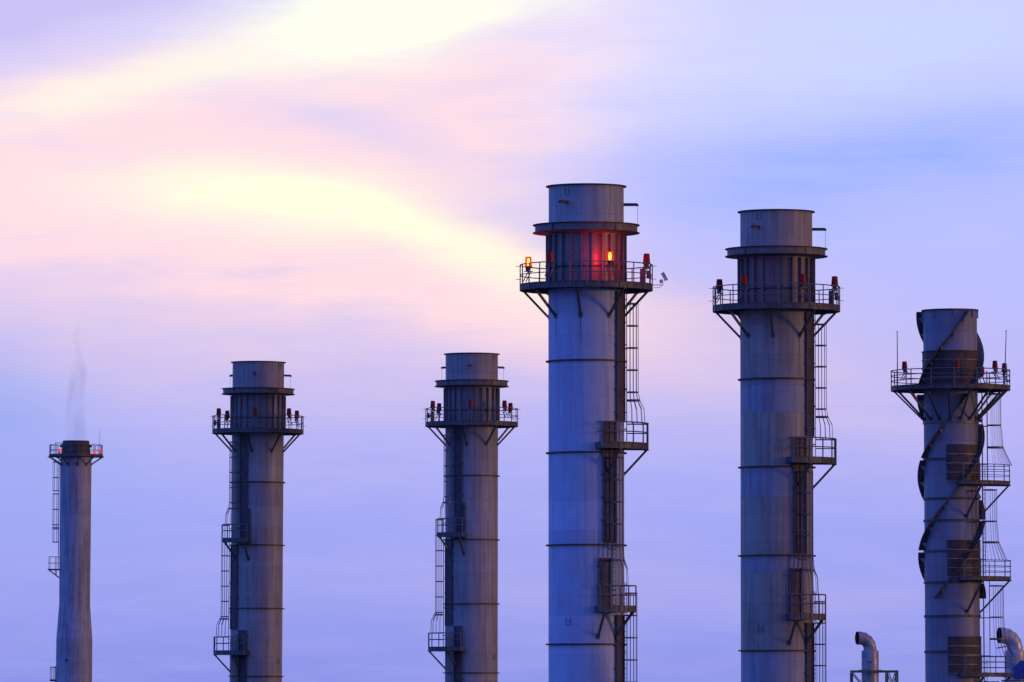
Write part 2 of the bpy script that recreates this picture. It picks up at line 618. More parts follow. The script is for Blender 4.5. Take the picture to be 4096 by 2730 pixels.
def beacon(root, label, a, r, z, k=1.0, lit=False, group='red warning lights on the stack platforms', rail_r=None, energy=0.0):
    """obstruction light: tapered ribbed lens with lid on a base box and an arm bolted to the rail"""
    Mw = root_matrix(root)
    e = empty('warning_light', (0, 0, 0), label, 'warning light', group)
    e.matrix_world = Mw @ rotz(a, r, z) @ Matrix.Rotation(random.uniform(-.03, .03), 4, 'Y')
    h, w = 0.60 * k, 0.245 * k
    key = ('lens', lit, round(k, 2))

    def lens_me():
        pr = [(w * 1.0, 0.0)]
        n = 9
        for i in range(n):
            t0, t1 = i / n, (i + 1) / n
            r0, r1 = w * (1 - .2 * t0), w * (1 - .2 * t1)
            pr += [(r0, h * (t0 + .02)), (r0 * .97, h * (t0 + .085)), (r1, h * t1)]
        pr += [(w * .74, h * 1.0 + .02)]
        return MB().lathe(pr, 20).mesh('lens', M_lit if lit else M_lens, True, 60)
    inst('lens', shared(key, lens_me), e)
    inst('lid', shared(('lid', round(k, 2)), lambda: MB().lathe([(w * .78, h), (w * .78, h + .025), (w * .5, h + .035), (0.0, h + .04)], 20).mesh('lid', M_rim)), e)

    def base_me():
        m = MB().lathe([(0.0, -.26 * k), (w * .6, -.26 * k), (w * .65, -.06 * k), (w * 1.12, -.05 * k), (w * 1.12, -.005), (0.0, -.005)], 16)
        m.box((w * .9, 0, -.2 * k), (.16 * k, .14 * k, .2 * k))
        return m.mesh('base', M_steel)
    inst('base', shared(('base', round(k, 2)), base_me), e)

    def arm_me():
        m = MB().box((0, 0, -.33 * k), (.5 * k, .42 * k, .05))
        m.bar((-.2 * k, .1, -.33 * k), (-.2 * k, -.28, -1.0 * k), .05, .05)
        m.bar((.2 * k, .1, -.33 * k), (.2 * k, -.28, -1.0 * k), .05, .05)
        return m.mesh('bracket', M_galv, False)
    inst('bracket', shared(('arm', round(k, 2)), arm_me), e)
    inst('flash_tube', shared(('tube', lit, round(k, 2)), lambda: MB().lathe([(0, h * .08), (w * .30, h * .12), (w * .4, h * .45), (w * .30, h * .85), (0, h * .9)], 12).mesh('flash_tube', M_bulb if lit else M_galv)), e)
    if lit and energy:
        l = bpy.data.lights.new('warning_lamp', 'POINT')
        l.energy = energy
        l.color = (1.0, 0.022, 0.014)
        l.shadow_soft_size = 0.04
        lo = bpy.data.objects.new('warning_lamp', l)
        COL.objects.link(lo)
        lo.parent = e
        lo.location = (0, w * .74, h * .5)
    return e


def root_matrix(root):
    return Matrix.Translation(root.location) @ root.rotation_euler.to_matrix().to_4x4()


# ------------------------------------------------------------------ the four flanged exhaust stacks
def place(px_top, py_top, px_bot, py_bot, s):
    d = FPX / s
    t, b = at(px_top, py_top, d), at(px_bot, py_bot, d)
    k = (t.x - b.x) / (t.z - b.z)
    base = Vector((b.x - k * b.z, d, 0))
    return base, math.atan(k), t.z


def flanged_stack(label, base, lean, zt, shell, cap, neck_m, collar_m, side, davits, ladders, landings, lug_az, foot_az, panels, clean=None):
    root = empty('exhaust_stack', base, label, 'smokestack', 'flanged exhaust stacks')
    root.rotation_euler = (0, lean, 0)
    RB = 2.444
    Z = lambda h: zt - h
    # cap above the collar
    shell_rings(root, 'cap_shell', [Z(0.03), Z(1.92), Z(2.55)], lambda z: 2.43, cap)
    MB().lathe([(2.40, Z(2.5)), (2.40, Z(.03))], 96).build('cap_liner', M_black, root)
    flange(root, 'rim', Z(.0), 2.38, 2.62, .07, M_rim)
    for a in (lug_az,):
        m = MB()
        for x0, z0, x1, z1 in ((-.16, -.02, -.16, -.5), (.16, -.02, .16, -.5), (-.16, -.5, .16, -.5), (-.16, -.22, .16, -.22)):
            m.bar((x0, 0, z0), (x1, 0, z1), .022, .022)
        me = m.mesh('lifting_frame', M_steel, False)
        inst('lifting_frame', me, root, rotz(a, 2.45, Z(.14)))
        inst('lifting_frame', me, root, rotz(a + 2, RB + .03, Z(27.85)))
    # davit arms and their wires
    for a in davits:
        F = rotz(a, 2.40, Z(1.16))
        m = MB().box((0, -.44, 0), (.16, .92, .19)).box((0, -.93, -.03), (.2, .1, .14))
        dv = inst('davit_arm', m.mesh('davit_arm', M_rust, False), root, F)
        MB().tube([(0, -.92, -.05), (0.004, -.925, -1.35)], .012, 5).build('wire', M_galv, dv)
    # collar
    cb = MB().lathe([(2.46, Z(2.53)), (3.31, Z(2.53)), (3.31, Z(2.99)), (2.46, Z(3.12))], 96).build('collar', collar_m, root)
    flange(cb, 'collar_flange', Z(2.51), 3.28, 3.47, .055, M_rust)
    flange(cb, 'collar_flange', Z(3.01), 2.7, 3.47, .055, M_rust)
    for a in (34, 98, -41, -103, 154, 200):
        inst('collar_strap', shared('strap', lambda: MB().box((0, 0, 0), (.07, .05, .44)).mesh('collar_strap', M_rust, False)), cb, rotz(a, 3.325, Z(2.76)))
    # neck with upright fins
    shell_rings(root, 'neck_shell', [Z(3.10), Z(4.4), Z(6.5)], lambda z: 2.45, neck_m)
    fm = shared(('fin', neck_m.name), lambda: MB().box((0, -.09, -1.62), (.05, .20, 3.2)).mesh('neck_fin', neck_m, False))
    bm = shared(('finlug', neck_m.name), lambda: MB().box((0, -.11, 0), (.16, .06, .07)).mesh('fin_lug', M_steel, False))
    for i in range(24):
        f = inst('neck_fin', fm, root, rotz(-82.5 + 15 * i, 2.45, Z(3.16)))
        for zz in (-1.05, -2.0):
            inst('fin_lug', bm, f, Matrix.Translation((0, 0, zz)))
    flange(root, 'neck_band', Z(5.28), 2.44, 2.53, .07, M_rim)
    # main platform
    pl = sector_deck(root, 0, 360, RB - .02, 4.25, Z(6.75), .42, M_steel, 96)
    railing(pl, 0, 360, 4.27, Z(6.4), [Z(5.09), Z(5.75)], 24, M_galv, post_r=.036, rail_r=.04, seg=96, post_bottom=Z(6.7))
    for k in range(8):
        brace(pl, foot_az + 45 * k, 4.05, Z(6.78), RB + .02, Z(8.45), M_steel)
    for a in (-92, 88):     # conduit stubs on the rail
        for zz in (5.15, 6.0):
            MB().tube([pol(a, 4.2, Z(zz)), pol(a, 4.55, Z(zz))], .018, 5).build('stub_pipe', M_galv, pl)
    MB().box((0, 0, 0), (.4, .22, .9)).build('junction_box', M_steel, pl, False).matrix_basis = rotz(side * 62, 4.1, Z(5.9))
    MB().box((0, 0, 0), (.3, .2, .5)).build('junction_box', M_steel, pl, False).matrix_basis = rotz(side * 78, 4.1, Z(5.75))
    # body courses
    cuts = [6.45, 7.73, 9.74, 11.33, 11.76, 13.6, 15.6, 17.25, 17.6, 19.3, 20.4, 22.3, 23.2, 24.35, 26.4, 27.75, 28.3, 29.58, 30.3, 32.2, 34.2]
    cuts = [Z(h) for h in cuts] + [0.0]
    shell_rings(root, 'shell_plate', cuts, lambda z: RB, shell, alt=clean, alts=(3, 4, 7, 8, 12, 17, 18, 19, 20) if clean else ())
    for h in (11.33, 17.25, 23.2, 29.58):
        flange(root, 'flange_ring', Z(h), RB - .05, 2.63, .095, M_rust)
    # landings and ladders
    for (a0, a1, h) in landings:
        a0, a1 = side * a0, side * a1
        zb = Z(h)
        ro = 3.98
        ld = sector_deck(root, min(a0, a1), max(a0, a1), RB + .02, ro, zb, .43, M_steel)
        railing(ld, a0, a1, ro + .02, zb + .35, [Z(h - 1.70), Z(h - 1.10)], 5 if abs(a1 - a0) > 45 else 4, M_galv, ends=RB + .25, seg=24, post_bottom=zb + .03, post_r=.045, rail_r=.048)
        for f in (.22, .92) if abs(a1 - a0) > 45 else (.12, .92):
            a = a0 + (a1 - a0) * f
            brace(ld, a, ro - .1, zb - .02, RB + .02, zb - 1.55, M_steel)
    for (a, ht, hb, ct, cbm, fl, flt) in ladders:
        ladder(root, side * a, RB + .17, Z(hb), Z(ht), Z(cbm), Z(ct), M_galv, flare=fl, flare_to=None if flt is None else Z(flt), tie_to=RB)
    clamp = shared(('clamp',), lambda: MB().box((0, 0, 0), (.26, .16, .07)).mesh('conduit_clamp', M_steel, False))
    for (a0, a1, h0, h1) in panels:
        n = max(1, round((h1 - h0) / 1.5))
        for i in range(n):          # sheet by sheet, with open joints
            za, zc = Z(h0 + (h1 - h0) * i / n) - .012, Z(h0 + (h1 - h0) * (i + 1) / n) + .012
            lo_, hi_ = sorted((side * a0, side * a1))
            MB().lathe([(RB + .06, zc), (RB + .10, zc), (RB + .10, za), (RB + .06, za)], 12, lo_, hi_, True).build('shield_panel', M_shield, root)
        for a in (a0, a1):
            MB().tube([pol(side * a, RB + .13, Z(h0)), pol(side * a, RB + .13, Z(h1))], .05, 8).build('conduit', M_steel, root)
            h = h0 + .5
            while h < h1 - .2:
                inst('conduit_clamp', clamp, root, rotz(side * a, RB + .11, Z(h)))
                h += 1.46
    return root


foot_h = 8.45
specs = []
RIGHT_L = [(86, 5.6, 16.9, 7.6, 13.85, 1.5, 15.35), (41, 15.3, 27.3, 17.6, 24.2, 1.5, 25.85), (74, 25.6, 36.5, 26.3, 36.0, None, None)]
RIGHT_P = [(14, 100, 17.05), (12, 52, 27.55)]
LEFT_L = [(47, 5.6, 16.9, 7.6, 13.85, 1.5, 15.35), (84, 15.3, 27.3, 15.4, 24.2, 1.5, 25.85), (42, 25.6, 36.5, 26.3, 36.0, None, None)]
LEFT_P = [(12, 52, 17.05), (14, 100, 27.6)]

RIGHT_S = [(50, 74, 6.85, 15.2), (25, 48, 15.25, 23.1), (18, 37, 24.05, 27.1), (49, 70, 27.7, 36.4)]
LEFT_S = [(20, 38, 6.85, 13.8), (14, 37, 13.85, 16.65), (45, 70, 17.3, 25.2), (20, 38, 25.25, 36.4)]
# 1: the tallest, in front
S1 = place(2344.7, 748, 2345.6, 2600, 62.0)
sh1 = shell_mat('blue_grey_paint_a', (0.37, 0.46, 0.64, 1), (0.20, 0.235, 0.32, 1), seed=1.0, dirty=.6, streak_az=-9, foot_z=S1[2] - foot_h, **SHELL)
cap1 = shell_mat('cap_paint_a', (0.36, 0.37, 0.41, 1), (0.17, 0.155, 0.15, 1), seed=2.0, dirty=.8, **SHELL)
nk = shell_mat('neck_paint', (0.20, 0.19, 0.20, 1), (0.11, 0.10, 0.10, 1), seed=3.0, rough=.42, metal=.25)
nk2 = shell_mat('neck_paint_plain', (0.20, 0.19, 0.205, 1), (0.11, 0.10, 0.10, 1), seed=3.5, rough=.5, metal=.1)
nk4 = shell_mat('neck_paint_red_glow', (0.20, 0.165, 0.165, 1), (0.12, 0.09, 0.085, 1), seed=3.8, rough=.5, metal=.1)  # faint red lamp glow on this neck is put into its colours
cl = shell_mat('collar_paint', (0.16, 0.145, 0.145, 1), (0.09, 0.075, 0.065, 1), seed=4.0, rough=.55, metal=.1, dirty=.9)
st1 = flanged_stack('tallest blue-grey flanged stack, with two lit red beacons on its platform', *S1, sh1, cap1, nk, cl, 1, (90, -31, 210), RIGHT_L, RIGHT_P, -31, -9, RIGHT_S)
# 4: right neighbour
S4 = place(3104.8, 849.7, 3108.6, 2600, 59.4)
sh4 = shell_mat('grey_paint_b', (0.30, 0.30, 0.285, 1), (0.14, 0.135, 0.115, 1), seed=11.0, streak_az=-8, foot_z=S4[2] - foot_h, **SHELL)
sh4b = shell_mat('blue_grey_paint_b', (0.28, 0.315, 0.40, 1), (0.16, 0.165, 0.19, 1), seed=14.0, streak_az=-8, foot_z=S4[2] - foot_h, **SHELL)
cap4 = shell_mat('cap_paint_b', (0.31, 0.29, 0.28, 1), (0.15, 0.13, 0.12, 1), seed=12.0, dirty=.8, **SHELL)
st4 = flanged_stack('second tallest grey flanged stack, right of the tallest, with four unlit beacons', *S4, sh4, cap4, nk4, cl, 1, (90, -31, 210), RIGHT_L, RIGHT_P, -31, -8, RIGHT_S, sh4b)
# 2 and 3: farther pair with the ladders on the left
S2 = place(1033.7, 1451, 1024.3, 2700, 42.45)
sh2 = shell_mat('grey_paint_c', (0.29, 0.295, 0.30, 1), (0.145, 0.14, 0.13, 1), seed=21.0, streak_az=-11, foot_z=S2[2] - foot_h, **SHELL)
cap2 = shell_mat('cap_paint_c', (0.29, 0.285, 0.30, 1), (0.15, 0.14, 0.14, 1), seed=22.0, dirty=.7, **SHELL)
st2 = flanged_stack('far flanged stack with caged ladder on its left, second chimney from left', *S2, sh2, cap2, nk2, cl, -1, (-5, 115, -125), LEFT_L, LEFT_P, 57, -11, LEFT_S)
S3 = place(1887, 1418, 1885.5, 2700, 43.1)
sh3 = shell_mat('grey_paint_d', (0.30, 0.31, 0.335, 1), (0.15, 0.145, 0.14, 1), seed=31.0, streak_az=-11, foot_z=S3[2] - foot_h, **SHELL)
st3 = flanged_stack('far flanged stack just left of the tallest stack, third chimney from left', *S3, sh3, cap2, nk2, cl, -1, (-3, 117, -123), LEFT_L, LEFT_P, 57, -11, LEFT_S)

B_R = [(-114, False), (-35, False), (21, False), (70, False)]
b1 = [('lit red warning light at the far left of the tallest stack platform', -115, True, 120),
      ('unlit red warning light left of centre on the tallest stack platform', -35, False, 0),
      ('lit red warning light glowing before the tallest stack neck', 21, True, 380),
      ('unlit red warning light at the right end of the tallest stack platform', 70, False, 0)]
for lb, a, lit, en in b1:
    beacon(st1, lb, a, 4.12, S1[2] - 5.05, 0.98, lit, energy=en)
b4 = [('unlit red warning light leftmost on the second tallest stack platform', -113),
      ('unlit red warning light second from left on the second tallest stack', -34),
      ('unlit red warning light second from right on the second tallest stack', 23),
      ('unlit red warning light rightmost on the second tallest stack platform', 70)]
for lb, a in b4:
    beacon(st4, lb, a, 4.12, S4[2] - 5.05, 0.98)
five = ['leftmost', 'second from left', 'in the centre', 'second from right', 'rightmost']
for st, S, azs, nm in ((st2, S2, (-61.6, -133, -2, 47, 119), 'second chimney from left'), (st3, S3, (-60.7, -132, -1, 48, 119), 'third chimney from left')):
    for w, a in zip(five, azs):
        beacon(st, 'unlit red warning light %s on the platform of the %s' % (w, nm), a, 4.12, S[2] - 5.05, 0.98)

# security camera on the tallest stack
cc = empty('security_camera', (0, 0, 0), 'white security camera on an arm beyond the tallest stack platform', 'camera')
cc.matrix_world = root_matrix(st1) @ rotz(88, 4.3, S1[2] - 6.38)
MB().tube([(0, 0, 0), (0, -.62, 0), (0, -.66, .05), (0, -.66, .14)], .03, 6).build('arm', M_white, cc)
MB().tube([(0, -.05, -.18), (0, -.45, -.17), (0, -.6, -.02)], .018, 6).build('cable', M_galv, cc)
MB().lathe([(0, .12), (.11, .12), (.12, .3), (.07, .36), (0, .37)], 12, c=(0, -.56)).build('mount', M_white, cc)
m = MB()
T = Matrix.Rotation(R(62), 3, 'X')
m.box((0, -.74, .54), (.2, .56, .2), T)
hh = m.build('housing', M_white, cc, False)
MB().box((0, -.84, .60), (.24, .62, .025), T).build('sunshield', M_white, hh, False)


# ------------------------------------------------------------------ stack with helical strakes
def strake_stack():
    base, lean, zt = place(3799.8, 1243, 3811.5, 2690, 58.3)
    root = empty('exhaust_stack', base, 'grey stack wrapped in spiral strakes, rightmost of the chimneys', 'smokestack')
    root.rotation_euler = (0, lean, 0)
    sh = shell_mat('grey_blue_paint_e', (0.23, 0.255, 0.33, 1), (0.13, 0.13, 0.155, 1), seed=41.0, rough=.56, metal=.1, dirty=.4)
    d = base.y
    H = lambda py: (py - 1243) / 58.3
    Z = lambda h: zt - h
    rad = lambda z: 1.845 + .045 * min(1, (zt - z) / 25)
    rings = [H(y) for y in (1694, 1840.5, 1998.3, 2086, 2207.7, 2332.8, 2467.5, 2609)]
    extra = [H(1333), H(1408), H(1560), H(1620), H(1770), H(1905), H(2155), H(2270), H(2400), H(2545), H(2660)]
    cuts = sorted([0.03] + rings + extra + [27.5, 30.0])
    shell_rings(root, 'shell_plate', [Z(h) for h in cuts] + [0.0], rad, sh)
    MB().lathe([(1.80, Z(3)), (1.80, Z(.03))], 72).build('liner', M_black, root)
    flange(root, 'rim', Z(0), 1.79, 1.98, .07, M_rim)
    lg = shared('rimlug', lambda: MB().box((0, -.05, -.25), (.06, .12, .5)).mesh('rim_lug', sh, False))
    for i in range(8):
        inst('rim_lug', lg, root, rotz(5 + 45 * i, rad(zt), Z(.04)))
    for i, h in enumerate(rings):
        m = MB()
        r = rad(Z(h))
        e = .075
        m.lathe([(r - .03, Z(h) - .08), (r + e, Z(h) - .08), (r + e, Z(h) + .08), (r - .03, Z(h) + .08)], 72)
        m.build('flange_ring', M_steel if i else M_galv, root)
    # ribbed sleeve behind the platform
    zs0, zs1 = Z(H(1409)), Z(H(1560))
    sl_ = MB().lathe([(1.85, zs0), (1.93, zs0), (1.93, zs1), (1.85, zs1)], 72).build('sleeve', M_panel, root)
    for i in range(5):
        z = zs0 - i * .6
        flange(sl_, 'stiffener', z, 1.9, 1.99, .05, M_ridge if i else M_rust, 72)
    # strakes: three right-handed helices in segments between flange rings
    zdeg = 21.8
    a_at = lambda z, k: 34 - (zt - .05 - z) * zdeg + 120 * k

    def strake_piece(k, za, zb):
        n = max(4, int((za - zb) / .12))
        r0, r1 = 1.84, 2.32
        vs, fs = [], []
        for i in range(n + 1):
            z = za + (zb - za) * i / n
            a = a_at(z, k)
            sl = math.radians(90)
            for (r, dz) in ((r0, .035), (r1, .035), (r1, -.035), (r0, -.035)):
                vs.append(pol(a, r, z + dz))
            # plate thickness measured across the helix
        for i in range(n):
            for q in range(4):
                q2 = (q + 1) % 4
                fs.append((i * 4 + q, (i + 1) * 4 + q, (i + 1) * 4 + q2, i * 4 + q2))
        fs.append((0, 1, 2, 3))
        fs.append(tuple(n * 4 + q for q in (3, 2, 1, 0)))
        s = MB().add(vs, fs).build('strake', M_steel, root)
        # gusset plates along the strake root
        z = za - .35
        g = shared('gusset', lambda: MB().add([(0.02, 0, 0), (.02, -.36, 0), (.02, 0, -.45), (-.02, 0, 0), (-.02, -.36, 0), (-.02, 0, -.45)],
                                              [(0, 1, 2), (3, 5, 4), (0, 3, 4, 1), (1, 4, 5, 2), (2, 5, 3, 0)]).mesh('gusset', sh, False))
        while z > zb + .3:
            inst('gusset', g, s, rotz(a_at(z, k), 1.84, z - .02))
            z -= 1.05
    h_end = H(2396)
    spans = [(.12, H(1542)), (H(1582), rings[0] - .1), (rings[0] + .1, rings[1] - .1), (rings[1] + .1, rings[2] - .1), (rings[2] + .1, rings[3] - .1), (rings[3] + .1, rings[4] - .1), (rings[4] + .1, rings[5] - .1), (rings[5] + .1, h_end)]
    for k in range(3):
        for ha, hb in spans:
            strake_piece(k, Z(ha), Z(hb))
    # main platform
    zb = Z(H(1565.5))
    pl = sector_deck(root, 0, 360, 1.96, 4.05, zb, .33, M_steel, 72)
    railing(pl, 0, 360, 4.07, zb + .3, [zb + 1.38, zb + 1.03, zb + .68], 16, M_galv, post_r=.036, rail_r=.038, seg=72, post_bottom=zb + .05)
    for k in range(16):
        brace(pl, -6 + 22.5 * k, 3.85, zb - .03, 1.9, Z(H(1682)), M_steel, .11)
    for a, lb in ((-74, 0), (70, 1)):
        p = pol(a, 3.85, zb + .3)
        MB().tube([p, p + Vector((.0 if lb == 0 else .14, 0, 3.74)), ], .04, 6, r2=.025).build('lightning_rod', M_galv, pl)
        MB().box(p + Vector((.0 if lb == 0 else .14, 0, 3.74)), (.14, .03, .04)).build('rod_tip', M_galv, pl, False)
    # landings with brown cladding behind them
    for (y_bot, y_p0, y_p1, rails) in ((1946.4, 1785, 1931, (1865.7, 1886.8, 1907.8)), (2327, 2166, 2312, (2246.7, 2269.7, 2290.7)), (2710, 2550, 2696, (2629.4, 2651.2, 2673.4))):
        zl = Z(H(y_bot))
        ld = sector_deck(root, 8, 112, 1.95, 4.02, zl, .28, M_steel)
        railing(ld, 8, 112, 4.03, zl + .25, [Z(H(y)) for y in rails], 6, M_galv, ends=2.2, seg=24, post_bottom=zl + .04)
        for a in (28, 88):
            brace(ld, a, 3.9, zl - .02, 1.9, zl - 2.15, M_steel, .12)
        MB().box((0, 0, 0), (.05, .05, .8)).build('gate_loop', M_galv, ld, False).matrix_basis = rotz(11, 3.5, Z(H(rails[1])))
        za, zc = Z(H(y_p0)), Z(H(y_p1))
        pn = MB().lathe([(1.86, zc), (1.965, zc), (1.965, za), (1.86, za)], 40, -13, 118, True).build('cladding_panel', M_panel, root)
        for i in range(5):
            zz = za + (zc - za) * i / 4
            MB().lathe([(1.95, zz - .03), (2.02, zz - .03), (2.02, zz + .02), (1.95, zz + .02)], 40, -13, 118, True).build('trim_angle', M_ridge if i else M_rust, pn)
    LZ = [Z(H(1545)), Z(H(1931)), Z(H(2312)), Z(H(2696))]
    for i, (a, rr) in enumerate(((80, 2.5), (58, 2.5), (84, 2.55), (60, 2.5))):
        zt_ = LZ[i] + 1.0
        zb_ = LZ[i + 1] if i < 3 else .3
        ladder(root, a, rr, zb_, zt_, zb_ + 2.35, LZ[i] - .6, M_galv, hoop=2.15, cr=.47, nb=13, cone=True, flare=1.75 if i < 3 else None, flare_to=(zb_ + 1.1) if i < 3 else None, tie_to=1.9, bar_w=.015)
    MB().tube([pol(66, 2.28, Z(5.6)), pol(66, 2.28, .2)], .04, 6).build('conduit', M_steel, root)
    for lb, a in (('leftmost', -58), ('in the centre', 3), ('third from right', 142), ('second from right', 48.5), ('rightmost', 102)):
        beacon(root, 'unlit red warning light %s on the spiral straked stack platform' % lb, a, 3.85, zb + (1.42 if lb != 'third from right' else 1.3), 0.80)
    return root


strake_stack()


# ------------------------------------------------------------------ slim tapered chimney on the left
def slim_chimney():
    s = 40.0
    base, lean, zt = place(304.2, 1764, 296, 2700, s)
    root = empty('slim_chimney', base, 'slim stained chimney with flared base and smoking dark hood, far left', 'chimney')
    root.rotation_euler = (0, lean, 0)
    H = lambda py: (py - 1764) / s
    Z = lambda h: zt - h
    sh = shell_mat('stained_grey_paint', (0.33, 0.355, 0.43, 1), (0.12, 0.10, 0.095, 1), seed=51.0, rough=.55, metal=.05, dirty=1.0)
    prof = [(1828, 1.57), (2418, 1.545), (2555, 1.80), (2730, 1.81), (4000, 1.9)]

    def rad(z):
        y = 1764 + (zt - z) * s
        for (y0, r0), (y1, r1) in zip(prof[:-1], prof[1:]):
            if y <= y1:
                return r0 + (r1 - r0) * max(0, (y - y0)) / (y1 - y0)
        return 1.9
    cuts = [1822, 1995, 2060, 2170, 2275, 2418, 2485, 2555, 2627, 2700]
    shell_rings(root, 'shell_plate', [Z(H(y)) for y in cuts] + [0.0], rad, sh, 72, .008)
    MB().lathe([(1.46, Z(H(1826))), (1.48, Z(H(1819))), (1.33, Z(.06)), (1.31, Z(0)), (1.22, Z(0)), (1.2, Z(1.5))], 64).build('hood', M_hood, root)
    for a in (-78, 80):
        MB().box((0, 0, 0), (.22, .2, .25)).build('hood_hook', M_black, root, False).matrix_basis = rotz(a, 1.5, Z(.55))
    zb = Z(H(1829))
    pl = MB().lathe([(1.5, zb + .08), (2.72, zb + .08), (2.72, zb + .2), (1.5, zb + .2)], 10, 9, 369, True).build('platform', M_under, root, False)
    MB().lathe([(2.70, zb), (2.78, zb), (2.78, zb + .26), (2.70, zb + .26)], 10, 9, 369, True).build('fascia', M_steel, pl, False)
    for h_ in (1.2, .66):
        MB().tube([pol(9 + 36 * i, 2.7, zb + h_) for i in range(11)], .03, 6).build('rail', M_galv, pl)
    pm = MB().tube([(0, 0, 0), (0, 0, 1.16)], .03, 6).mesh('post', M_galv)
    for i in range(10):
        inst('post', pm, pl, Matrix.Translation(pol(9 + 36 * i, 2.7, zb + .05)))
        inst('post', pm, pl, Matrix.Translation((pol(9 + 36 * i, 2.7, zb + .05) + pol(45 + 36 * i, 2.7, zb + .05)) / 2))
        brace(pl, 9 + 36 * i, 2.72, zb - .03, 1.58, zb - .78, M_steel, .09)
    p = pol(68, 2.62, zb + .1)
    MB().tube([p, p + Vector((0, 0, 2.55))], .025, 6, r2=.012).build('lightning_rod', M_galv, pl)
    for x in (-2.0, -1.35):
        MB().tube([(x, -.9, zb + .2), (x, -.9, zb + 1.4)], .025, 6).build('ladder_handrail', M_galv, pl)
    MB().tube([(-2.0, -.9, zb + 1.4), (-1.35, -.9, zb + 1.36)], .025, 6).build('ladder_handrail', M_galv, pl)
    # caged ladder runs
    runs = [(1850, 1965), (1977, 2112), (2117, 2170)]
    lad = None
    for i, (y0, y1) in enumerate(runs):
        r = rad(Z(H(y0))) + .12
        ladder(root, -93, r, Z(H(y1 + 8)), Z(H(y0 - 8)), Z(H(y1)), Z(H(y0)) if i else Z(H(1850)), M_galv, hoop=1.55, cr=.30, nb=5, w=.4)
    ladder(root, -93, 1.68, Z(H(2280)), Z(H(2168)), 0, None, M_galv, w=.4)
    zl = Z(H(2280))
    ld = MB().box((0, -.5, 0), (1.1, 1.18, .14)).build('landing', M_steel, root, False)
    ld.matrix_basis = rotz(-92, 1.58, zl)
    for x in (-.5, .5):
        for y in (-.98, -.35):
            MB().tube([(x, y, 0), (x, y, 1.28)], .025, 6).build('post', M_galv, ld)
        MB().tube([(x, -.0, 1.28), (x, -.98, 1.28)], .025, 6).build('rail', M_galv, ld)
        MB().tube([(x, -.0, .65), (x, -1.05, .65)], .022, 6).build('rail', M_galv, ld)
        MB().bar((x, -1.0, -.05), (x, .05, -.85), .07, .07).build('brace', M_steel, ld, False)
        MB().bar((x, -.33, -.05), (x, -.33, -.55), .06, .06).build('brace', M_steel, ld, False)
    MB().tube([(-.5, -.98, 1.28), (.5, -.98, 1.28)], .025, 6).build('rail', M_galv, ld)
    ladder(root, -93, rad(Z(H(2690))) + .06, .3, Z(H(2665)), Z(H(2722)), Z(H(2670)), M_galv, hoop=1.25, cr=.26, nb=6, w=.4)
    MB().box((0, -.2, 0), (.9, .75, .12)).build('lower_landing', M_steel, root, False).matrix_basis = rotz(-92, 1.8, Z(H(2724)))
    # access plate
    MB().box((0, 0, 0), (.2, .08, .28)).build('access_plate', M_black, root, False).matrix_basis = rotz(-21, rad(Z(H(2642))) + .01, Z(H(2642)))
    for lb, a, up in (('left of the hood', -128, .36), ('nearest the hood on the right', 136, .16), ('by the rod on the right', 113, .30)):
        e = empty('warning_light', (0, 0, 0), 'small glowing red lamp %s on the slim left chimney' % lb, 'warning light', 'red warning lights on the stack platforms')
        rr = 2.2 if a < 0 else (2.52 if a == 136 else 2.55)
        e.matrix_world = root_matrix(root) @ rotz(a, rr, zb + .2)
        MB().tube([(0, 0, 0), (0, 0, up - .1)], .03, 6).build('stem', M_steel, e)
        MB().lathe([(0, up - .12), (.1, up - .12), (.1, up), (0, up)], 12).build('base', M_steel, e)
        MB().lathe([(.12, up), (.14, up + .1), (.12, up + .24), (.05, up + .31), (0, up + .32)], 14).build('lens', M_lit2, e)
        MB().lathe([(0, up + .06), (.04, up + .1), (.045, up + .15), (0, up + .2)], 10).build('bulb', M_bulb2, e)
        l = bpy.data.lights.new('warning_lamp', 'POINT')
        l.energy = 8
        l.color = (1, .05, .015)
        l.shadow_soft_size = .06
        lo = bpy.data.objects.new('warning_lamp', l)
        COL.objects.link(lo)
        lo.parent = e
        lo.location = (0, .1, up + .15)
    return root, zt


chim, chim_z = slim_chimney()


